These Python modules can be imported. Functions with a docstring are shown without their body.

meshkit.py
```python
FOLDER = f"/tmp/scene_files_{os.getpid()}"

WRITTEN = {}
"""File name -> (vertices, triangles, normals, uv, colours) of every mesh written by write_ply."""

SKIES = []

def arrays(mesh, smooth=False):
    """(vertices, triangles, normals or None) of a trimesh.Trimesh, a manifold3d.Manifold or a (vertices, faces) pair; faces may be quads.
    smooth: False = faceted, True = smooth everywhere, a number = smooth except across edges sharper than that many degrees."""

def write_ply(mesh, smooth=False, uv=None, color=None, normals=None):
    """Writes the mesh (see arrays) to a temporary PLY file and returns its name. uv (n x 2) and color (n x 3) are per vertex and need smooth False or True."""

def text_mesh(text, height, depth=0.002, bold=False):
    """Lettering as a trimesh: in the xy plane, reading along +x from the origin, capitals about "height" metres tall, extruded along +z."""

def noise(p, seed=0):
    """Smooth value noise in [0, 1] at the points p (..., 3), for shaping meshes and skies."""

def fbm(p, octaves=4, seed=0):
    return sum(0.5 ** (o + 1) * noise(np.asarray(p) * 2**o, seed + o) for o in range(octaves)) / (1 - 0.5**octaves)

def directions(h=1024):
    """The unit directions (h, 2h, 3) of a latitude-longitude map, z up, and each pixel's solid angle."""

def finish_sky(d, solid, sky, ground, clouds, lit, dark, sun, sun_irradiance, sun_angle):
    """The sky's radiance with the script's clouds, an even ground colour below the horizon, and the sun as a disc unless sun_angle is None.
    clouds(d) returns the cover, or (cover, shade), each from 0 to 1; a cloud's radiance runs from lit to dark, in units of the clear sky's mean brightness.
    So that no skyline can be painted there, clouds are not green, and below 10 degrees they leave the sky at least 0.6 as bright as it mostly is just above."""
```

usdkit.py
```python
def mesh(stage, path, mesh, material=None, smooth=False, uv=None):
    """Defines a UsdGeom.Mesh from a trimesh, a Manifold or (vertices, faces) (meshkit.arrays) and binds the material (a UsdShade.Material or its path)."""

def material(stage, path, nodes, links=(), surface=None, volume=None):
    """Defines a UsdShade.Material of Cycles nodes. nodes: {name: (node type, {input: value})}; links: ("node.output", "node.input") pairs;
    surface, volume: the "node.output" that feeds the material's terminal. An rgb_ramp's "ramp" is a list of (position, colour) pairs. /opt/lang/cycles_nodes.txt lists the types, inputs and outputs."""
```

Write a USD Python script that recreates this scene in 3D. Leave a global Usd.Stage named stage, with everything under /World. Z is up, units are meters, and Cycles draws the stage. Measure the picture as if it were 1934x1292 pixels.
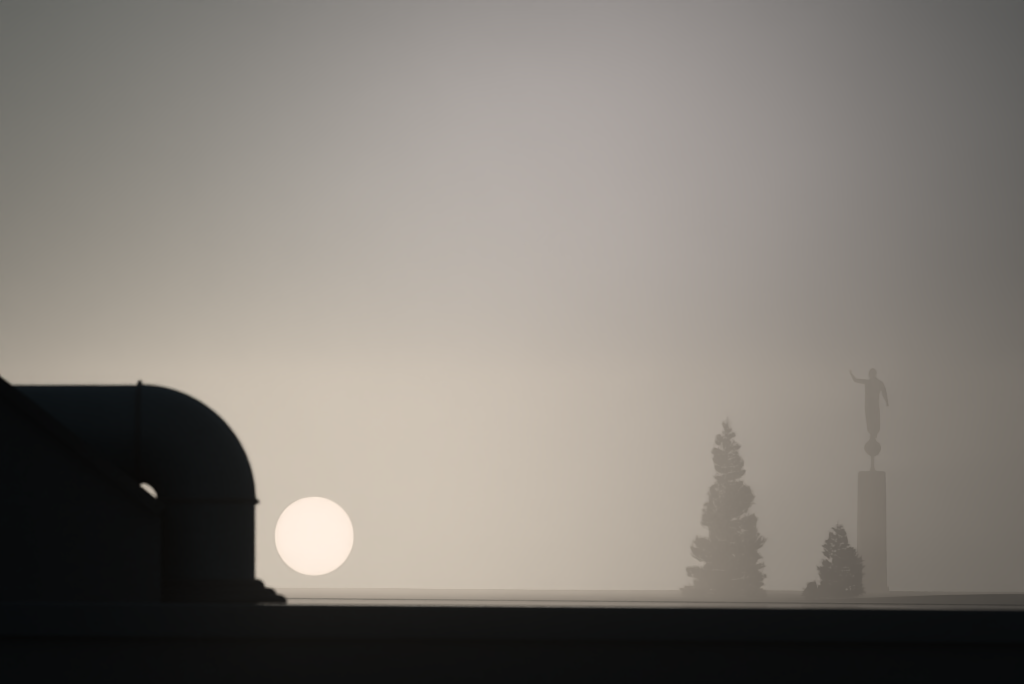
import math
import numpy as np
import trimesh
import manifold3d as m3
import usdkit, meshkit
from pxr import Usd, UsdGeom, UsdLux, UsdShade, Gf, Sdf

stage = Usd.Stage.CreateInMemory()
UsdGeom.SetStageUpAxis(stage, 'Z')
UsdGeom.SetStageMetersPerUnit(stage, 1.0)
UsdGeom.Xform.Define(stage, '/World')
UsdGeom.Scope.Define(stage, '/World/Looks')
rng = np.random.default_rng(7)

# ------------------------------------------------------------------ camera, sky, sun, exposure
EYE = 10.0                       # the lens stands ten metres above the ground, a hand above the flat roof
FP = 16018.0                     # focal length in photograph pixels (a 298 mm lens)
HOR = 1124.0                     # photograph row of the true horizon
PITCH = math.atan((HOR - 646.0) / FP)
EXPOSURE = -3.83
SUN_PX = (593.5, 1012.5)

cam = UsdGeom.Camera.Define(stage, '/World/camera')
cam.AddTranslateOp().Set(Gf.Vec3d(0, 0, EYE))
cam.AddRotateXOp().Set(90.0 + math.degrees(PITCH))
cam.CreateHorizontalApertureAttr(36.0)
cam.CreateVerticalApertureAttr(36.0 * 684 / 1024)
cam.CreateFocalLengthAttr(36.0 * FP / 1934.0)
cam.CreateClippingRangeAttr(Gf.Vec2f(0.5, 60000))
cam.CreateFStopAttr(36.0)
cam.CreateFocusDistanceAttr(720.0)
cam.CreateExposureAttr(EXPOSURE)


def ray(px, py):
    """World direction through a pixel of the photograph."""
    x, u = (px - 967.0) / FP, (646.0 - py) / FP
    c, s = math.cos(PITCH), math.sin(PITCH)
    return np.array([x, c - u * s, s + u * c])


def at(px, py, Y):
    d = ray(px, py)
    return np.array([0, 0, EYE]) + d * (Y / d[1])


SUN = ray(*SUN_PX)
SUN /= np.linalg.norm(SUN)
SUN_EL, SUN_AZ = math.asin(SUN[2]), math.atan2(SUN[0], SUN[1])

SIGMA = 0.0025
G = 0.95
SUN_E = 0.525
BRIGHT = ray(1060, 500)           # where the fog thins and the light behind it shows
BRIGHT /= np.linalg.norm(BRIGHT)
GLOW = (11.2, 9.7, 9.7)
AUREOLE = (0.055, 0.075, 0.068)
FOG_SKY = (0.36, 0.46, 0.54)
STRENGTH = 0.1
sky_mat = usdkit.material(stage, '/World/Looks/foggy_sky', {
    'sky': ('sky_texture', {'sky_type': 'single_scattering', 'sun_disc': False, 'sun_elevation': SUN_EL, 'sun_rotation': SUN_AZ,
                            'altitude': 60.0, 'air_density': 1.0, 'aerosol_density': 1.0, 'ozone_density': 1.0}),
    'dir': ('geometry', {}),
    'nrm': ('vector_math', {'math_type': 'normalize'}),
    'dot': ('vector_math', {'math_type': 'dot_product', 'vector2': tuple(BRIGHT)}),
    'a': ('math', {'math_type': 'multiply_add', 'value2': 1 / 0.0265 ** 2, 'value3': -1 / 0.0265 ** 2}),
    'b': ('math', {'math_type': 'exponent'}),
    'c': ('math', {'math_type': 'multiply', 'value2': 1 / STRENGTH}),
    'rgb': ('combine_color', {'color_type': 'rgb'}),
    'glow': ('vector_math', {'math_type': 'multiply', 'vector2': GLOW}),
    'sdot': ('vector_math', {'math_type': 'dot_product', 'vector2': tuple(SUN)}),
    'sa': ('math', {'math_type': 'multiply_add', 'value2': -2 * G, 'value3': 1 + G * G}),
    'sb': ('math', {'math_type': 'power', 'value2': -1.5}),
    'sc': ('math', {'math_type': 'multiply', 'value2': (1 - G * G) / (4 * math.pi) / STRENGTH}),
    'srgb': ('combine_color', {'color_type': 'rgb'}),
    'sglow': ('vector_math', {'math_type': 'multiply', 'vector2': AUREOLE}),
    'both': ('vector_math', {'math_type': 'add'}),
    # drifting density of the fog layer
    'scl': ('mapping', {'scale': (14.0, 14.0, 22.0)}),
    'noi': ('noise_texture', {'scale': 1.0, 'detail': 3.0, 'roughness': 0.5}),
    'var': ('map_range', {'from_min': 0.25, 'from_max': 0.75, 'to_min': 0.86, 'to_max': 1.14}),
    'fog': ('vector_math', {'math_type': 'add', 'vector2': tuple(v / STRENGTH for v in FOG_SKY)}),
    'fogv': ('vector_math', {'math_type': 'scale'}),
    'mix': ('mix', {'mix_type': 'mix', 'fac': 0.96}),
    'bg': ('background_shader', {'strength': STRENGTH}),
}, [('dir.position', 'nrm.vector1'), ('nrm.vector', 'dot.vector1'), ('dot.value', 'a.value1'), ('a.value', 'b.value1'), ('b.value', 'c.value1'),
    ('c.value', 'rgb.r'), ('c.value', 'rgb.g'), ('c.value', 'rgb.b'), ('rgb.color', 'glow.vector1'), ('glow.vector', 'both.vector1'),
    ('nrm.vector', 'sdot.vector1'), ('sdot.value', 'sa.value1'), ('sa.value', 'sb.value1'), ('sb.value', 'sc.value1'),
    ('sc.value', 'srgb.r'), ('sc.value', 'srgb.g'), ('sc.value', 'srgb.b'), ('srgb.color', 'sglow.vector1'), ('sglow.vector', 'both.vector2'),
    ('both.vector', 'fog.vector1'),
    ('nrm.vector', 'scl.vector'), ('scl.vector', 'noi.vector'), ('noi.fac', 'var.value'), ('fog.vector', 'fogv.vector1'), ('var.result', 'fogv.scale'),
    ('sky.color', 'mix.color1'), ('fogv.vector', 'mix.color2'), ('mix.color', 'bg.color')], surface='bg.background')
dome = UsdLux.DomeLight.Define(stage, '/World/sky')
UsdShade.MaterialBindingAPI.Apply(dome.GetPrim()).Bind(sky_mat)
dome.GetPrim().SetCustomDataByKey('kind', 'structure')

sunlight = UsdLux.DistantLight.Define(stage, '/World/sunlight')
sunlight.CreateIntensityAttr(SUN_E)
sunlight.CreateNormalizeAttr(True)
sunlight.CreateAngleAttr(0.53)
sunlight.CreateColorAttr(Gf.Vec3f(1.0, 0.84, 0.67))
z = SUN
x = np.cross([0, 0, 1.0], z); x /= np.linalg.norm(x)
y = np.cross(z, x)
sunlight.AddTransformOp().Set(Gf.Matrix4d(*x, 0, *y, 0, *z, 0, 0, 0, 0, 1))


# ------------------------------------------------------------------ helpers
used = {}


def numbered(parent, name):
    k = (parent, name)
    used[k] = used.get(k, -1) + 1
    return name if used[k] == 0 else f'{name}_{used[k]:03d}'


def tag(prim, label=None, cat=None, group=None, kind=None):
    p = prim.GetPrim()
    for k, v in (('label', label), ('category', cat), ('group', group), ('kind', kind)):
        if v:
            p.SetCustomDataByKey(k, v)
    return p


def thing(name, loc, label, cat, rz=0.0, group=None):
    x = UsdGeom.Xform.Define(stage, '/World/' + numbered('/World', name))
    x.AddTranslateOp().Set(Gf.Vec3d(*map(float, loc)))
    if rz:
        x.AddRotateZOp().Set(rz)
    x.GetPrim().SetCustomDataByKey('origin', Gf.Vec3d(*map(float, loc)))
    return tag(x, label, cat, group)


def obj(name, mesh, mat, parent=None, smooth=False, world=True):
    """One mesh of the scene. Vertices are given in world coordinates and stored relative to the thing's base."""
    root = str(parent.GetPath()) if parent else '/World'
    path = root + '/' + numbered(root, name)
    v, f = (np.asarray(mesh[0], float), np.asarray(mesh[1])) if isinstance(mesh, tuple) else mesh_arrays(mesh)
    if parent and world:
        v = v - np.array(top_origin(parent))
    return usdkit.mesh(stage, path, trimesh.Trimesh(v, f, process=False), mat, smooth=smooth).GetPrim()


def top_origin(p):
    while p.GetParent().GetPath() != '/World':
        p = p.GetParent()
    return p.GetCustomDataByKey('origin')


def mesh_arrays(m):
    if isinstance(m, m3.Manifold):
        q = m.to_mesh()
        return np.asarray(q.vert_properties[:, :3], float), np.asarray(q.tri_verts)
    return np.asarray(m.vertices, float), np.asarray(m.faces)


def box(x0, x1, y0, y1, z0, z1, r=0.0):
    """Box with chamfered edges."""
    if r <= 0:
        return m3.Manifold.cube((x1 - x0, y1 - y0, z1 - z0)).translate((x0, y0, z0))
    pts = []
    for sx in (0, 1):
        for sy in (0, 1):
            for sz in (0, 1):
                c = np.array([(x0, x1)[sx], (y0, y1)[sy], (z0, z1)[sz]], float)
                d = np.array([1 - 2 * sx, 1 - 2 * sy, 1 - 2 * sz]) * r
                for k in range(3):
                    e = d.copy(); e[k] = 0
                    pts.append(c + e)
    return m3.Manifold.hull_points(np.array(pts))


def tube(points, radii, sides=8):
    p = np.asarray(points, float)
    n = len(p)
    t = np.gradient(p, axis=0)
    t /= np.linalg.norm(t, axis=1, keepdims=True) + 1e-12
    a = np.cross(t, np.where(np.abs(t[:, 2:]) < 0.9, [0, 0, 1.0], [1.0, 0, 0]))
    a /= np.linalg.norm(a, axis=1, keepdims=True) + 1e-12
    b = np.cross(t, a)
    g = np.arange(sides) * 2 * np.pi / sides
    r = np.broadcast_to(radii, (n,))
    v = (p[:, None] + r[:, None, None] * (np.cos(g)[None, :, None] * a[:, None] + np.sin(g)[None, :, None] * b[:, None])).reshape(-1, 3)
    i, j = np.meshgrid(np.arange(n - 1), np.arange(sides), indexing='ij')
    q = np.stack([i * sides + j, i * sides + (j + 1) % sides, (i + 1) * sides + (j + 1) % sides, (i + 1) * sides + j], -1).reshape(-1, 4)
    f = np.vstack([q[:, [0, 1, 2]], q[:, [0, 2, 3]]])
    caps = [[0, k + 1, k] for k in range(1, sides - 1)] + [[(n - 1) * sides, (n - 1) * sides + k, (n - 1) * sides + k + 1] for k in range(1, sides - 1)]
    return v, np.vstack([f, caps])


def join(parts):
    vs, fs, n = [], [], 0
    for v, f in parts:
        vs.append(v); fs.append(np.asarray(f) + n); n += len(v)
    return np.vstack(vs), np.vstack(fs)


def grid(xs, ys, zf):
    X, Y = np.meshgrid(xs, ys)
    Z = zf(X, Y)
    v = np.stack([X, Y, Z], -1).reshape(-1, 3)
    w = len(xs)
    i, j = np.meshgrid(np.arange(len(ys) - 1), np.arange(w - 1), indexing='ij')
    a = (i * w + j).ravel()
    return v, np.vstack([np.stack([a, a + 1, a + w + 1], 1), np.stack([a, a + w + 1, a + w], 1)])


def solid(name, color, rough=0.6, var=0.25, scale=3.0, bump=0.0, metallic=0.0, spec=0.5, bscale=None, coat=0.0):
    """A principled surface whose tone wanders with the place on the thing."""
    lo = tuple(c * (1 - var) for c in color); hi = tuple(min(1, c * (1 + var)) for c in color)
    nodes = {'tc': ('texture_coordinate', {}),
             'n': ('noise_texture', {'scale': scale, 'detail': 5.0, 'roughness': 0.6}),
             'r': ('rgb_ramp', {'ramp': [(0.3, lo), (0.7, hi)]}),
             'rr': ('map_range', {'from_min': 0.3, 'from_max': 0.7, 'to_min': max(0.02, rough * 0.8), 'to_max': min(1, rough * 1.2)}),
             'p': ('principled_bsdf', {'roughness': rough, 'metallic': metallic, 'specular_ior_level': spec, 'coat_weight': coat, 'coat_roughness': 0.0, 'coat_ior': 1.33})}
    links = [('tc.object', 'n.vector'), ('n.fac', 'r.fac'), ('r.color', 'p.base_color'), ('n.fac', 'rr.value'), ('rr.result', 'p.roughness')]
    if bump:
        nodes['n2'] = ('noise_texture', {'scale': bscale or scale * 8, 'detail': 4.0})
        nodes['b'] = ('bump', {'strength': bump, 'distance': 0.01})
        links += [('tc.object', 'n2.vector'), ('n2.fac', 'b.height'), ('b.normal', 'p.normal')]
    return usdkit.material(stage, '/World/Looks/' + name, nodes, links, surface='p.BSDF')


def leaf_mat(name, color):
    lo = tuple(c * 0.6 for c in color); hi = tuple(c * 1.4 for c in color)
    return usdkit.material(stage, '/World/Looks/' + name, {
        'g': ('geometry', {}), 'r': ('rgb_ramp', {'ramp': [(0, lo), (1, hi)]}),
        'd': ('principled_bsdf', {'roughness': 0.6}), 't': ('translucent_bsdf', {}), 'm': ('mix_closure', {'fac': 0.2})},
        [('g.random_per_island', 'r.fac'), ('r.color', 'd.base_color'), ('r.color', 't.color'), ('d.BSDF', 'm.closure1'), ('t.BSDF', 'm.closure2')],
        surface='m.closure')


M = {
    'grass': solid('grass', (0.045, 0.055, 0.025), 0.9, 0.35, 0.05, 0.0),
    'membrane': solid('wet_roof_membrane', (0.035, 0.037, 0.04), 0.7, 0.3, 2.0, 0.0, spec=0.0, coat=1.0),
    'trim': solid('blue_grey_painted_trim', (0.032, 0.046, 0.056), 0.5, 0.15, 6.0, 0.1),
    'wall': solid('dark_wall_render', (0.062, 0.066, 0.07), 0.85, 0.2, 5.0, 0.3),
    'duct': solid('weathered_dark_sheet_metal', (0.050, 0.080, 0.095), 0.42, 0.2, 9.0, 0.05, spec=0.45),
    'band': solid('dark_band_steel', (0.03, 0.032, 0.034), 0.55, 0.2, 20.0, 0.1),
    'rubber': solid('black_rubber', (0.02, 0.02, 0.021), 0.7, 0.2, 12.0, 0.1),
    'shingle': solid('dark_roofing', (0.034, 0.036, 0.038), 0.9, 0.35, 18.0, 0.5),
    'stone': solid('pale_stone', (0.30, 0.30, 0.29), 0.8, 0.12, 0.6, 0.2, bscale=6),
    'gilt': solid('weathered_gilt', (0.42, 0.36, 0.22), 0.45, 0.15, 2.0, 0.1, metallic=0.6),
    'bark': solid('bark', (0.05, 0.035, 0.025), 0.95, 0.3, 4.0, 0.3),
    'needles': leaf_mat('dark_needles', (0.035, 0.05, 0.03)),
    'leaves': leaf_mat('bush_leaves', (0.04, 0.055, 0.03)),
}

# ------------------------------------------------------------------ ground and far hill
def smoothstep(a, b, t):
    t = np.clip((t - a) / (b - a), 0, 1)
    return t * t * (3 - 2 * t)


HILL_D = [0, 430, 470, 500, 540, 640, 720, 820, 885, 940]
HILL_ROW = [0, 0, 0, 1142, 1131.5, 1126.5, 1122, 1115, 1109.5, 1112]


def height(X, Y):
    """Level ground round the building, then a long rise that just tops the eye's height."""
    p = np.stack([X, Y, 0 * X], -1)
    px = np.clip(X / np.maximum(Y, 1) * FP, -2500, 2500) + 967.0
    rows = np.interp(Y, HILL_D[3:], HILL_ROW[3:]) + (px - 560.0) / 1374.0 * 9.0
    hill_z = EYE - (rows - HOR) / FP * np.maximum(Y, 500.0)
    hill_z = hill_z + (meshkit.noise(p / np.array([14.0, 26.0, 1.0]), 3) - 0.5) * 0.12 * smoothstep(520, 700, Y)
    # low mound at the right, nearer than the trees
    m = 0.62 * np.exp(-((Y - 560) / 40.0) ** 2) * smoothstep(14, 34, X) * smoothstep(150, 90, X)
    return hill_z * smoothstep(425, 505, Y) + m


NEAR_END = 780.0
xs = np.unique(np.concatenate([np.linspace(-440, -90, 12), np.linspace(-90, 110, 101), np.linspace(110, 440, 12)]))
tag(obj('ground', grid(xs, np.unique(np.concatenate([np.linspace(-240, 400, 20), np.linspace(400, NEAR_END, 120)])), height), M['grass'], smooth=True), kind='structure')
tag(obj('hill', grid(xs, np.linspace(NEAR_END, 893, 70), height), M['grass'], smooth=True), kind='structure')

# ------------------------------------------------------------------ near building with its flat roof
YN, YF = 14.0, 45.0              # near and far edge of the roof


def row(px, r0, r1):
    return r0 + (r1 - r0) * (px - 560.0) / 1374.0


def roof_z(X, Y):
    s = Y / FP
    px = 967.0 + X / s
    near = EYE - (row(967.0 + X / (YN / FP), 1142, 1152) - HOR) / FP * YN
    far = EYE - (row(967.0 + X / (YF / FP), 1130.5, 1143) - HOR) / FP * YF
    t = (Y - YN) / (YF - YN)
    p = np.stack([X, Y * 0.35, 0 * X], -1)
    return near * (1 - t) + far * t + (meshkit.noise(p / 0.9, 5) - 0.5) * 0.0002 * smoothstep(14.0, 16.0, Y) + (meshkit.noise(p / 3.1, 6) - 0.5) * 0.0012 * smoothstep(14.0, 18.0, Y)


bld = thing('flat_roofed_building', (0, YN, 0), 'black flat-roofed building filling the foot of the picture, its wet roof edge catching the sky', 'building')
xr = np.linspace(-7, 7, 121)
yr = np.linspace(YN + 0.02, YF - 0.1, 90)
rv, rf = grid(xr, yr, roof_z)
obj('roof_membrane', (rv, rf), M['membrane'], bld, smooth=True)


def strip(xs_, y0, y1, top, bottom):
    """A long trim piece that follows a roof edge: rounded on top."""
    prof = []
    for x_ in xs_:
        tz = float(top(np.array(x_), None))
        r = min(0.006, (y1 - y0) * 0.3)
        ring = [(y0, tz - bottom), (y0, tz - r), (y0 + r * 0.3, tz - r * 0.3), (y0 + r, tz), (y1 - r, tz), (y1 - r * 0.3, tz - r * 0.3), (y1, tz - r), (y1, tz - bottom)]
        prof.append([(x_, a, b) for a, b in ring])
    v = np.array(prof).reshape(-1, 3)
    k, n = 8, len(xs_)
    i, j = np.meshgrid(np.arange(n - 1), np.arange(k), indexing='ij')
    a, b, c, d = i * k + j, i * k + (j + 1) % k, (i + 1) * k + (j + 1) % k, (i + 1) * k + j
    q = np.stack([a, d, c, b], -1).reshape(-1, 4)
    f = np.vstack([q[:, [0, 1, 2]], q[:, [0, 2, 3]]])
    caps = [[0, m, m + 1] for m in range(1, k - 1)] + [[(n - 1) * k, (n - 1) * k + m + 1, (n - 1) * k + m] for m in range(1, k - 1)]
    return v, np.vstack([f, caps])


obj('edge_trim', strip(xr, YN - 0.012, YN + 0.03, lambda X, _: roof_z(X, YN) + 0.0006, 0.055), M['trim'], bld, smooth=40)
obj('edge_trim', strip(xr, YF - 0.12, YF + 0.012, lambda X, _: roof_z(X, YF) + 0.0012, 0.08), M['trim'], bld, smooth=40)
obj('wall', box(-6.99, 6.99, YN, YF, 0.0, EYE - 0.30), M['wall'], bld)
# the upper wall follows the sloping roof edge
wv = []
for x_ in xr:
    zt = float(roof_z(np.array(x_), np.array(YN))) - 0.012
    wv += [(x_, YN + 0.002, EYE - 0.302), (x_, YN + 0.002, zt)]
for x_ in xr:
    zt = float(roof_z(np.array(x_), np.array(YF))) - 0.012
    wv += [(x_, YF - 0.002, EYE - 0.302), (x_, YF - 0.002, zt)]
n = len(xr); wf = []
for i in range(n - 1):
    a = 2 * i
    wf += [[a, a + 2, a + 3], [a, a + 3, a + 1]]
    b = 2 * n + 2 * i
    wf += [[b, b + 3, b + 2], [b, b + 1, b + 3]]
for i, s in ((0, 1), (n - 1, -1)):
    a, b = 2 * i, 2 * n + 2 * i
    wf += [[a, a + 1, b + 1][::s], [a, b + 1, b][::s]]
obj('parapet_wall', (np.array(wv), np.array(wf)), M['wall'], bld)

# ------------------------------------------------------------------ small gabled roof structure at the left
YG = 14.2
e0, e1 = at(0, 709, YG), at(314, 954.5, YG)       # the slope's upper face as seen, from the frame's edge to the eave
slope = (e1 - e0) / np.linalg.norm(e1 - e0)
apex = e1 - slope * 1.32
half = e1[0] - apex[0]
wall_x = at(303, 960, YG)[0]
zr = float(roof_z(np.array(e1[0]), np.array(YG)))
gab = thing('roof_gable', (apex[0], YG, zr), 'black pitched gable at the left edge, its slope running down to the bent pipe', 'roof gable')
DEP = 1.0
drift = -0.045                                    # the ridge runs a little leftwards


def prism(poly, y0, y1, dr):
    """A cross-section in x and z, carried from y0 to y1 with a sideways drift per metre."""
    p = np.array(poly, float)
    n = len(p)
    a = np.stack([p[:, 0], np.full(n, y0), p[:, 1]], 1)
    b = np.stack([p[:, 0] + dr * (y1 - y0), np.full(n, y1), p[:, 1]], 1)
    t = trimesh.creation.triangulate_polygon(__import__('shapely.geometry', fromlist=['Polygon']).Polygon(p), engine='earcut')
    tv, tf = t
    order = [int(np.argmin(np.linalg.norm(p - q, axis=1))) for q in tv]
    tf = np.array(order)[tf]
    area = sum(p[i, 0] * p[(i + 1) % n, 1] - p[(i + 1) % n, 0] * p[i, 1] for i in range(n))
    f = []
    for q in tf:
        s = np.cross(p[q[1]] - p[q[0]], p[q[2]] - p[q[0]])
        q = q if s > 0 else q[::-1]
        f += [list(q), list(q[::-1] + n)]
    for i in range(n):
        j = (i + 1) % n
        f += [[i, i + n, j + n], [i, j + n, j]] if area > 0 else [[i, j, j + n], [i, j + n, i + n]]
    return np.vstack([a, b]), np.array(f)


nrm_ = np.array([slope[2], -slope[0]])            # downwards across the slope, in x and z
nrm_ = nrm_ if nrm_[1] < 0 else -nrm_
T = 0.022
ax, az, ex, ez = apex[0], apex[2], e1[0], e1[2]
ti = np.array([nrm_[0], nrm_[1]]) * T
peak = T / abs(nrm_[1])
obj('roof_slope', prism([(ax, az), (ex, ez), (ex + ti[0], ez + ti[1]), (ax, az - peak)][::-1], YG, YG + DEP, drift), M['shingle'], gab)
obj('roof_slope', prism([(ax - 0.001, az - 0.002), (2 * ax - ex, ez), (2 * ax - ex - ti[0], ez + ti[1]), (ax - 0.001, az - peak)], YG, YG + DEP, drift), M['shingle'], gab)
wz = az - peak - (wall_x - ax) * (az - ez) / (ex - ax) - 0.001
obj('gable_wall', prism([(ax, az - peak - 0.001), (wall_x, wz), (wall_x, zr - 0.01), (2 * ax - wall_x, zr - 0.01), (2 * ax - wall_x, wz)][::-1], YG + 0.02, YG + DEP - 0.02, drift), M['wall'], gab)

# ------------------------------------------------------------------ bent pipe
YP = 14.4
U = YP / FP                                       # metres per photograph pixel at the pipe
C = at(264, 945, YP)                              # centre of the bend
RT, RC = 94 * U, 126 * U
pipe_x = C[0] + RC
z_roof = float(roof_z(np.array(pipe_x), np.array(YP)))
duct = thing('vent_pipe', (pipe_x, YP, z_roof), 'dark round vent pipe with a wide elbow, left of the sun', 'vent pipe')


def path_pipe(pts, r=RT, sides=64):
    """Open-ended pipe along a path in the x-z plane at y = YP."""
    p = np.asarray(pts, float)
    t = np.gradient(p, axis=0); t /= np.linalg.norm(t, axis=1, keepdims=True)
    nn = np.stack([-t[:, 2], 0 * t[:, 0], t[:, 0]], 1)
    g = np.arange(sides) * 2 * np.pi / sides
    v = p[:, None] + r * (np.cos(g)[None, :, None] * nn[:, None] + np.sin(g)[None, :, None] * np.array([0, 1.0, 0]))
    i, j = np.meshgrid(np.arange(len(p) - 1), np.arange(sides), indexing='ij')
    q = np.stack([i * sides + j, (i + 1) * sides + j, (i + 1) * sides + (j + 1) % sides, i * sides + (j + 1) % sides], -1).reshape(-1, 4)
    return v.reshape(-1, 3), np.vstack([q[:, [0, 1, 2]], q[:, [0, 2, 3]]])


th = np.linspace(0, math.pi / 2, 49)
elbow = np.stack([C[0] + RC * np.sin(th), 0 * th + YP, C[2] + RC * np.cos(th)], 1)
obj('elbow', path_pipe(elbow), M['duct'], duct, smooth=True)
obj('riser', path_pipe([(pipe_x, YP, C[2] - k) for k in np.linspace(0, C[2] - z_roof + 0.01, 6)], RT - 0.0012), M['duct'], duct, smooth=True)
obj('run', path_pipe([(C[0] - k, YP, C[2] + RC) for k in np.linspace(0.62, 0, 8)], RT - 0.0012), M['duct'], duct, smooth=True)


def band(center, axis, w, prot):
    prof = np.array([(RT - 0.002, -w), (RT + prot * 0.7, -w), (RT + prot, -w * 0.5), (RT + prot, w * 0.5), (RT + prot * 0.7, w), (RT - 0.002, w), (RT - 0.002, -w)])
    r = trimesh.creation.revolve(prof, sections=64)
    if axis == 'x':
        r.apply_transform(trimesh.transformations.rotation_matrix(math.pi / 2, [0, 1, 0]))
    r.apply_translation(center)
    return r


b1 = obj('clamp_band', band((C[0], YP, C[2] + RC), 'x', 4.5 * U, 3 * U), M['band'], duct, smooth=35)
b2 = obj('clamp_band', band((pipe_x, YP, C[2]), 'z', 4.5 * U, 3 * U), M['band'], duct, smooth=35)


def lug(c, up):
    """The screw lug of a clamp band: a tapered tab with a screw through it."""
    up = np.array(up, float); side = np.array([0, 0, 1.0]) if abs(up[0]) > 0.5 else np.array([1.0, 0, 0])
    dep = np.array([0, 1.0, 0])
    pts = [np.array(c) + side * a * U + dep * d * U + up * h * U for h, w in ((-3, 6), (1, 5), (4.5, 3.0), (6.5, 1.6)) for a in (-w, w) for d in (-w * 0.8, w * 0.8)]
    hull = m3.Manifold.hull_points(np.array(pts))
    scr = m3.Manifold.cylinder(16 * U, 1.6 * U, 1.6 * U, 12, True).rotate((90, 0, 0)).translate(tuple(np.array(c) + up * 2.5 * U))
    return hull + scr


obj('screw_lug', lug((C[0], YP, C[2] + RC + RT + 2 * U), (0, 0, 1)), M['band'], duct, smooth=30)
obj('screw_lug', lug((pipe_x + RT + 1 * U, YP, C[2] - 3 * U), (1, 0, 0)), M['band'], duct, smooth=30)
# stepped rubber boot where the pipe passes the roof


def arc(cx, cy, r0, r1, a0, a1, n=9):
    a = np.radians(np.linspace(a0, a1, n))
    return [(cx + r0 * math.cos(t), cy + r1 * math.sin(t)) for t in a]


hb = lambda py: (1143 - py)
prof = [(92.5, 0)] + [(92.5, hb(1097))] + arc(95, hb(1110), 15.5, 13.5, 92, -25) + arc(118, hb(1126.5), 15.5, 14, 128, -18) + arc(136.5, hb(1140), 16.5, 14.5, 122, -8) + [(152, 0)]
prof = np.array(prof) * U
prof = np.vstack([prof, prof[:1]])
boot = trimesh.creation.revolve(prof, sections=72)
boot.vertices += (meshkit.noise(boot.vertices / 0.02, 9) - 0.5)[:, None] * 0.003 * np.array([1, 1, 0.6])
boot.apply_translation((pipe_x, YP, z_roof + 0.0005))
obj('rubber_boot', boot, M['rubber'], duct, smooth=50)

# ------------------------------------------------------------------ trees
def profile(tab, x0, y0, sc, cx):
    t = np.array(tab, float)
    return y0 + t[:, 0] / sc, cx - (x0 + t[:, 1] / sc), (x0 + t[:, 2] / sc) - cx      # rows, reach to the left, reach to the right


def blades(base, direction, length, width, rg):
    """Flat two-triangle sprays: base points, unit directions, lengths, widths."""
    n = len(base)
    d = direction / np.linalg.norm(direction, axis=1, keepdims=True)
    s = np.cross(d, rg.normal(size=(n, 3)))
    s /= np.linalg.norm(s, axis=1, keepdims=True) + 1e-9
    mid = base + d * (length * 0.5)[:, None]
    v = np.stack([base, mid + s * (width * 0.5)[:, None], base + d * length[:, None], mid - s * (width * 0.5)[:, None]], 1).reshape(-1, 3)
    k = np.arange(n) * 4
    return v, np.vstack([np.stack([k, k + 1, k + 2], 1), np.stack([k, k + 2, k + 3], 1)])


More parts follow.
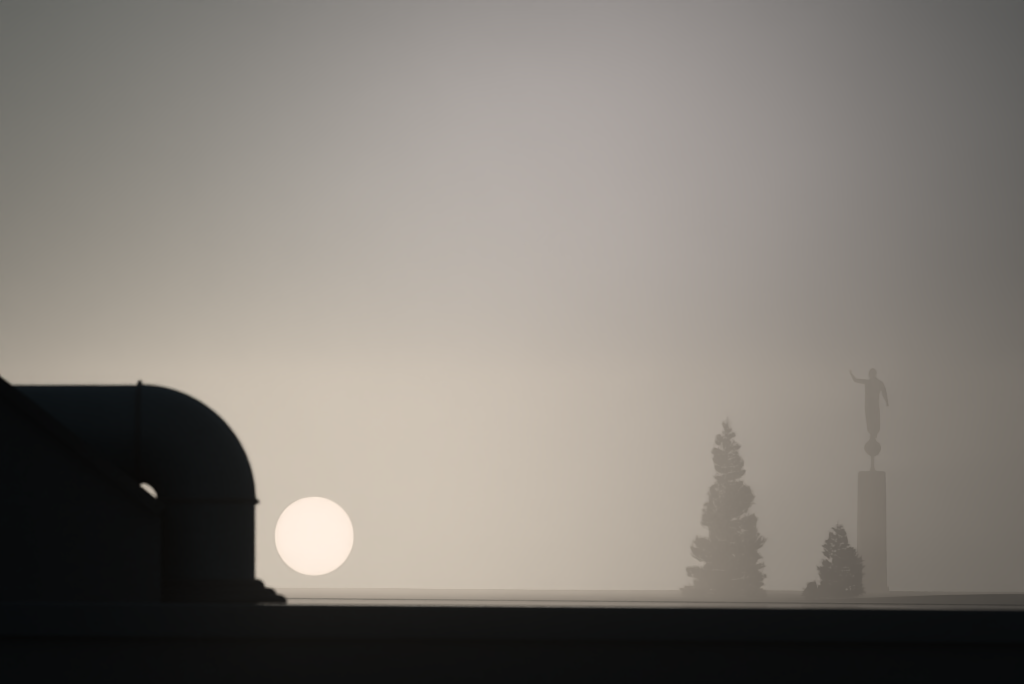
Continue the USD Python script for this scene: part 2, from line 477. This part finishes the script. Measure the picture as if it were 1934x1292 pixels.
def conifer(name, label, tab, x0, y0, sc, cx, Y, seed, n_limbs, per_limb, spray):
    rg = np.random.default_rng(seed)
    rows, L, R = profile(tab, x0, y0, sc, cx)
    s = Y / FP
    X0 = at(cx, HOR, Y)[0]
    zg = float(height(np.array(X0), np.array(Y)))
    t = thing(name, (X0, Y, zg), label, 'tree')
    zof = lambda py: at(cx, py, Y)[2]
    top, bot = rows[0], rows[-1]
    ztop = zof(top)
    H = ztop - zg
    q = np.linspace(0, 1, 14)
    obj('trunk', tube([(X0 + 0.03 * math.sin(7 * k), Y, zg - 0.2 + (H + 0.15) * k) for k in q], [0.017 * H * (1 - k) ** 0.8 + 0.012 for k in q], 10), M['bark'], t, smooth=True)
    limbs, bl = [], []
    span = bot - top
    for i in range(n_limbs):
        u = ((i + rg.random()) / n_limbs) ** 0.80
        py = top + 14 + u * (span + 22 - 14)
        az = rg.random() * 2 * math.pi if i % 3 else rg.choice([0, math.pi]) + rg.normal() * 0.35
        c, sn = math.cos(az), math.sin(az)
        pyq = py + (0 if abs(c) > 0.6 else rg.normal() * 8)
        reach = (np.interp(pyq, rows, R) if c > 0 else np.interp(pyq, rows, L)) * abs(c) + 0.5 * (np.interp(pyq, rows, R) + np.interp(pyq, rows, L)) * (1 - abs(c))
        reach = max(2.0, reach * (0.66 + 0.36 * rg.random() ** 0.8))
        droop = 0.12 * reach
        z1 = zof(py)
        if z1 < zg + 0.3:
            continue
        a = np.array([X0, Y, z1 + (droop * 0.5 - 0.18 * reach) * s])
        m = np.array([X0 + c * reach * 0.6 * s, Y + sn * reach * 0.6 * s, z1 - droop * 0.6 * s])
        b = np.array([X0 + c * reach * s, Y + sn * reach * s, z1])
        limbs.append(tube([a, m, b], [0.0022 * H + 0.02, 0.0014 * H + 0.012, 0.006], 5))
        k = max(6, int(per_limb * (0.35 + reach / 60.0) * min(1.0, 0.35 + (py - top) / 70.0)))
        w = rg.random(k) ** 0.7
        p = a * ((1 - w) ** 2)[:, None] + m * (2 * w * (1 - w))[:, None] + b * (w ** 2)[:, None]
        thick = (1.8 + 0.075 * reach) * s * (0.55 + 0.6 * np.sin(math.pi * np.clip(w, 0.05, 0.95)))
        p = p + rg.normal(size=(k, 3)) * thick[:, None] * np.array([0.55, 0.8, 0.6])
        d = np.stack([c + rg.normal(size=k) * 0.8, sn + rg.normal(size=k) * 0.8, 0.5 + rg.normal(size=k) * 0.7], 1)
        ln = spray * s * min(1.0, 0.45 + reach / 75.0) * (0.45 + 0.75 * rg.random(k))
        ln *= np.where(w > 0.85, 0.75, 1.0)
        bl.append(blades(p, d, ln, ln * (0.30 + 0.25 * rg.random(k)), rg))
        # thin upswept twigs that break the outline
        q = 7 + int(reach / 6)
        w = 0.6 + 0.4 * rg.random(q)
        p = a * ((1 - w) ** 2)[:, None] + m * (2 * w * (1 - w))[:, None] + b * (w ** 2)[:, None]
        d = np.stack([c * 0.8 + rg.normal(size=q) * 0.5, sn * 0.8 + rg.normal(size=q) * 0.5, 0.75 + rg.normal(size=q) * 0.4], 1)
        ln = s * (5.5 + 0.13 * reach) * (0.7 + 0.7 * rg.random(q))
        bl.append(blades(p, d, ln, ln * 0.16 + 1.0 * s, rg))
    # the open top: a bare leader with short upswept twigs
    tw = []
    for i in range(22):
        py = top + 3 + i * 2.1
        az = i * 2.4 + rg.random()
        rr = (1.6 + i * 0.42) * (0.8 + 0.4 * rg.random())
        o = np.array([X0, Y, zof(py)])
        e = o + np.array([math.cos(az) * rr, math.sin(az) * rr, rr * 0.75]) * s
        tw.append(tube([o, (o + e) / 2 + [0, 0, -0.1 * rr * s], e], [0.5 * s, 0.42 * s, 0.25 * s], 4))
        w = 0.3 + 0.7 * rg.random(5)
        p = o + (e - o) * w[:, None]
        d = np.stack([math.cos(az) + rg.normal(size=5), math.sin(az) + rg.normal(size=5), 0.9 + 0.3 * rg.normal(size=5)], 1)
        ln = s * (1.6 + 0.16 * i) * (0.7 + 0.6 * rg.random(5))
        bl.append(blades(p, d, ln, ln * 0.4, rg))
    limbs += tw
    tag(obj('limbs', join(limbs), M['bark'], t), kind='stuff')
    obj('crown', join(bl), M['needles'], t)
    return t


TALL = [(80, 346, 350), (110, 337, 355), (130, 318, 368), (150, 318, 382), (170, 330, 378), (190, 333, 365), (205, 288, 408), (235, 285, 416), (265, 270, 415), (300, 252, 420),
        (340, 255, 425), (375, 250, 450), (420, 262, 443), (450, 265, 440), (480, 270, 437), (505, 292, 460), (515, 240, 462), (530, 225, 490), (560, 212, 500), (600, 208, 508),
        (640, 196, 512), (670, 200, 505), (688, 212, 490), (698, 175, 425), (710, 170, 440), (722, 168, 528), (740, 168, 532), (770, 200, 530), (790, 235, 525), (830, 240, 530),
        (852, 238, 555), (870, 145, 565), (900, 122, 560), (950, 110, 550), (980, 130, 535), (1000, 190, 560), (1015, 215, 600), (1036, 215, 605), (1046, 105, 600), (1080, 97, 590),
        (1120, 105, 588), (1160, 125, 575), (1180, 80, 560), (1200, 60, 600), (1240, 55, 600)]
conifer('conifer_tree', 'tall narrow conifer fading in the fog, standing alone left of the tower', TALL, 1270, 760, 3.314, 1374.5, 720.0, 5, 440, 34, 8.5)
SMALL = [(520, 438, 442), (590, 392, 488), (620, 400, 480), (650, 375, 515), (690, 360, 520), (715, 365, 520), (745, 330, 520), (770, 322, 575), (810, 330, 596), (840, 345, 612), (870, 330, 632),
         (910, 320, 652), (940, 275, 660), (970, 280, 660), (1000, 295, 655), (1040, 300, 650), (1100, 300, 642), (1170, 290, 640)]
conifer('conifer_tree', 'short bushy conifer in the fog at the foot of the tower', SMALL, 1480, 860, 4.307, 1582.5, 640.0, 23, 260, 32, 7.5)


def bush(label, cx, top, half_w, Y, seed, n):
    rg = np.random.default_rng(seed)
    s = Y / FP
    X0 = at(cx, HOR, Y)[0]
    zg = float(height(np.array(X0), np.array(Y)))
    zt = at(cx, top, Y)[2]
    t = thing('bush', (X0, Y, zg), label, 'bush')
    h = zt - zg
    st, bl = [], []
    for k in range(15):
        az, w = rg.random() * 6.28, rg.random() ** 0.5 * half_w * s * 0.95
        tip = np.array([X0 + math.cos(az) * w, Y + math.sin(az) * w, zg + h * (0.78 + 0.2 * rg.random()) * (1 - 0.45 * (w / (half_w * s)) ** 2)])
        root = np.array([X0 + math.cos(az) * w * 0.75, Y + math.sin(az) * w * 0.75, zg - 0.05])
        mid = (root + tip) / 2 + rg.normal(size=3) * 0.08
        st.append(tube([root, mid, tip], [0.05, 0.03, 0.008], 5))
        m = n // 15
        w_ = 0.25 + 0.75 * rg.random(m)
        p = root + (tip - root) * w_[:, None] + rg.normal(size=(m, 3)) * half_w * s * 0.20 * (1.25 - w_)[:, None]
        p[:, 2] = np.maximum(p[:, 2], zg + 0.05)
        ln = s * 6 * (0.5 + rg.random(m))
        bl.append(blades(p, rg.normal(size=(m, 3)) + [0, 0, 0.7], ln, ln * 0.45, rg))
    tag(obj('stems', join(st), M['bark'], t), kind='stuff')
    obj('foliage', join(bl), M['leaves'], t)


bush('low ragged bush at the left foot of the short bushy conifer', 1536, 1096, 17, 632.0, 31, 1100)
bush('low spreading bush at the left foot of the tall conifer', 1310, 1117, 22, 690.0, 32, 900)
bush('low spreading bush at the right foot of the tall conifer', 1430, 1119, 22, 688.0, 33, 900)

# ------------------------------------------------------------------ tower and statue
YT = 852.0
UT = YT / FP
tc = at(1646.5, HOR, YT)
zg = float(height(np.array(tc[0]), np.array(YT)))
tower = thing('tower', (tc[0], YT, zg), 'pale square tapering tower fading in the fog, right of the trees', 'tower')
zt = at(1646, 890, YT)[2]
zb = at(1646, 1130, YT)[2]
ht, hbm = 25.8 * UT, 28.0 * UT
hg = hbm + (hbm - ht) * (zb - zg) / (zt - zb)


def frustum(h0, z0, h1, z1, ch=0.06):
    pts = []
    for h, z_ in ((h0, z0), (h1, z1)):
        for sx in (-1, 1):
            for sy in (-1, 1):
                pts += [(tc[0] + sx * h, YT + sy * (h - ch), z_), (tc[0] + sx * (h - ch), YT + sy * h, z_)]
    return m3.Manifold.hull_points(np.array(pts))


obj('shaft', frustum(hg, zg + 0.6, ht, zt - 0.18), M['stone'], tower)
obj('cap', frustum(ht, zt - 0.178, ht - 0.14, zt), M['stone'], tower)
obj('plinth', frustum(hg + 0.25, zg - 0.3, hg + 0.2, zg + 0.598), M['stone'], tower)

base = at(1647.5, 890, YT)
stat = thing('statue', (base[0], YT, base[2]), 'faint robed statue with one arm raised, standing on a ball on top of the tower', 'statue')
W = lambda px, py, dy=0.0: at(px, py, YT) + np.array([0, dy * UT, 0])


def revolve_px(prof, cx):
    p = np.array([(max(r, 0.0) * UT, at(cx, py, YT)[2]) for r, py in prof])
    r = trimesh.creation.revolve(p, sections=32)
    r.apply_translation((at(cx, 850, YT)[0], YT, 0))
    return r


obj('rod', revolve_px([(0, 890), (6.5, 890), (5.0, 886), (3.6, 880), (3.3, 872), (3.3, 861), (0, 861)][::-1], 1648), M['gilt'], stat, smooth=35)
ballp = [(0, 862.2)] + [(16.3 * math.cos(a), 846 - 16.3 * math.sin(a)) for a in np.radians(np.linspace(-84, 62, 22))] + [(5.6, 828.5), (4.6, 825), (0, 825)]
obj('ball', revolve_px(ballp[::-1], 1648), M['gilt'], stat, smooth=35)


def ball(p, r):
    return m3.Manifold.sphere(r, 20).translate(tuple(map(float, p)))


def chain(joints):
    out = m3.Manifold()
    for (p, r), (q, k) in zip(joints[:-1], joints[1:]):
        out += m3.Manifold.batch_hull([ball(p, r), ball(q, k)])
    return out


LOFT = [(829, 1650, 5.5, 6), (822, 1650.5, 6.0, 7), (817.5, 1650, 8.5, 9), (815, 1650, 11.6, 10.5), (806, 1650, 12.0, 11), (795, 1649.5, 12.6, 11), (782, 1648, 13.6, 10.5), (770, 1647, 14.0, 10), (758, 1646.5, 13.2, 9),
        (746, 1647.2, 13.8, 9), (735, 1649, 15.8, 9.5), (726, 1650.5, 17.8, 9.3), (720, 1650.5, 15.5, 8.5), (716, 1650, 8, 6), (712, 1649.5, 4.8, 4.6)]
NS = 48
lv = []
for py, cx, hw, hd in LOFT:
    c = W(cx, py)
    fold = np.clip((py - 740) / 60.0, 0, 1)
    for k in range(NS):
        a = 2 * math.pi * k / NS
        f = 1 + 0.09 * fold * math.sin(8 * a + 0.6 * math.sin(py / 17.0)) + 0.03 * fold * math.sin(13 * a + 2)
        lv.append(c + np.array([hw * math.cos(a) * f, hd * math.sin(a) * f, 0]) * UT)
nl = len(LOFT); lf = []
for i in range(nl - 1):
    for k in range(NS):
        a, b = i * NS + k, i * NS + (k + 1) % NS
        lf += [[a, b, b + NS], [a, b + NS, a + NS]]
lv += [W(LOFT[0][1], LOFT[0][0]), W(LOFT[-1][1], LOFT[-1][0])]
for k in range(NS):
    lf += [[nl * NS, (k + 1) % NS, k], [nl * NS + 1, (nl - 1) * NS + k, (nl - 1) * NS + (k + 1) % NS]]
lt = trimesh.Trimesh(np.array(lv), np.array(lf), process=False)
fig = m3.Manifold(m3.Mesh(np.asarray(lt.vertices, np.float32), np.asarray(lt.faces, np.uint32)))
r_ = UT
# neck and head looking to the left
fig += chain([(W(1650, 718), 4.6 * r_), (W(1648.8, 709), 4.0 * r_)])
head = m3.Manifold.sphere(1.0, 32).scale((7.6 * r_, 6.6 * r_, 8.8 * r_)).translate(tuple(W(1648.5, 703.5)))
head += chain([(W(1643.5, 709), 3.6 * r_), (W(1648, 707), 5.0 * r_)])                         # jaw
head += chain([(W(1641.3, 702), 0.7 * r_), (W(1639.9, 705), 1.0 * r_), (W(1641.4, 706.3), 0.9 * r_)])   # nose
head += chain([(W(1641.2, 708.4, -1.2), 0.6 * r_), (W(1641.2, 708.4, 1.2), 0.6 * r_)])                # lips
for sd in (-1, 1):
    head += ball(W(1642.3, 702.4, sd * 2.4), 0.9 * r_)                                           # eyes
    head += m3.Manifold.sphere(1.0, 16).scale((1.5 * r_, 0.7 * r_, 2.2 * r_)).translate(tuple(W(1649.5, 704.5, sd * 6.6)))   # ears
    head += chain([(W(1641.9, 700.6, sd * 1.0), 0.7 * r_), (W(1643.2, 700.4, sd * 4.2), 0.7 * r_)])      # brow
fig += head
# arms: one raised to the left, one hanging back at the right
fig += chain([(W(1641, 723, -2), 6.0 * r_), (W(1629, 720.5, -2), 5.2 * r_), (W(1615.5, 718.5, -2), 4.2 * r_), (W(1607.5, 706, -2), 2.5 * r_)])
fig += chain([(W(1663, 725, 1), 6.2 * r_), (W(1669, 737, 1), 5.2 * r_), (W(1671.5, 748, 1), 4.3 * r_), (W(1676, 761, 1), 2.4 * r_)])


def hand(wrist, d, thumb, n):
    """Palm, four unequal bent fingers and a thumb; d along the fingers, thumb across the palm, n out of the palm."""
    wrist, d, thumb, n = (np.array(v, float) for v in (wrist, d, thumb, n))
    u = r_
    m = m3.Manifold.batch_hull([ball(wrist, 1.7 * u), ball(wrist + (d * 4 + thumb * 1.6) * u, 1.1 * u), ball(wrist + (d * 4 - thumb * 1.6) * u, 1.0 * u)])
    for k, ln in zip((1.8, 0.6, -0.6, -1.8), (3.6, 4.2, 3.8, 3.0)):
        a = wrist + (d * 3.8 + thumb * k) * u
        b = a + (d * ln * 0.5 + n * 0.15 * ln + thumb * k * 0.12) * u
        c = b + (d * ln * 0.4 + n * 0.3 * ln) * u
        m += chain([(a, 0.62 * u), (b, 0.55 * u), (c, 0.42 * u)])
    a = wrist + (d * 1.4 + thumb * 1.6) * u
    m += chain([(a, 0.8 * u), (a + (d * 1.4 + thumb * 1.5) * u, 0.65 * u), (a + (d * 3.0 + thumb * 1.9 + n * 0.5) * u, 0.5 * u)])
    return m


fig += hand(W(1606.6, 704.5, -2), (-0.32, 0, 0.95), (0.9, 0.3, 0.3), (-0.2, -0.95, 0))
fig += hand(W(1676.3, 762, 1), (0.1, 0, -0.99), (-0.95, 0.2, -0.1), (-0.3, 0.9, 0))
# feet below the hem
for sd in (-1, 1):
    fig += chain([(W(1650, 823, sd * 3), 2.4 * r_), (W(1645, 824.5, sd * 3.4), 1.8 * r_), (W(1641.5, 825.5, sd * 3.6), 1.3 * r_)])
fig = fig.refine_to_length(0.09)
fv, ff = mesh_arrays(fig)
ft = trimesh.Trimesh(fv, ff, process=True)
trimesh.smoothing.filter_taubin(ft, iterations=4)
obj('figure', ft, M['gilt'], stat, smooth=True)

# ------------------------------------------------------------------ the sun's disc, far beyond the fog
DS = 20000.0
sun_mat = usdkit.material(stage, '/World/Looks/sun_glow', {
    'lw': ('layer_weight', {'blend': 0.5}),
    'r': ('rgb_ramp', {'ramp': [(0.0, (1.0, 0.87, 0.82)), (0.5, (0.97, 0.82, 0.75)), (0.85, (0.88, 0.71, 0.62)), (1.0, (0.72, 0.56, 0.47))]}),
    'p': ('principled_bsdf', {'base_color': (0, 0, 0), 'alpha': 0.5, 'roughness': 1.0, 'specular_ior_level': 0.0, 'emission_strength': 78.0})},
    [('lw.facing', 'r.fac'), ('r.color', 'p.emission_color')], surface='p.BSDF')
sm = trimesh.creation.icosphere(5, DS * math.tan(math.radians(0.2660)))
sm.apply_translation(np.array([0, 0, EYE]) + SUN * DS)
tag(obj('sun', sm, sun_mat, smooth=True), 'pale cream round sun low in the fog, just above the black roof', 'sun')

# ------------------------------------------------------------------ the fog
haze_mat = usdkit.material(stage, '/World/Looks/fog_air', {
    'v': ('principled_volume', {'color': (0.98, 0.98, 0.98), 'density': SIGMA, 'anisotropy': G})}, [], volume='v.volume')
tag(obj('haze', box(-450, 450, -250, 900, -1.3, 33.5), haze_mat), kind='stuff')
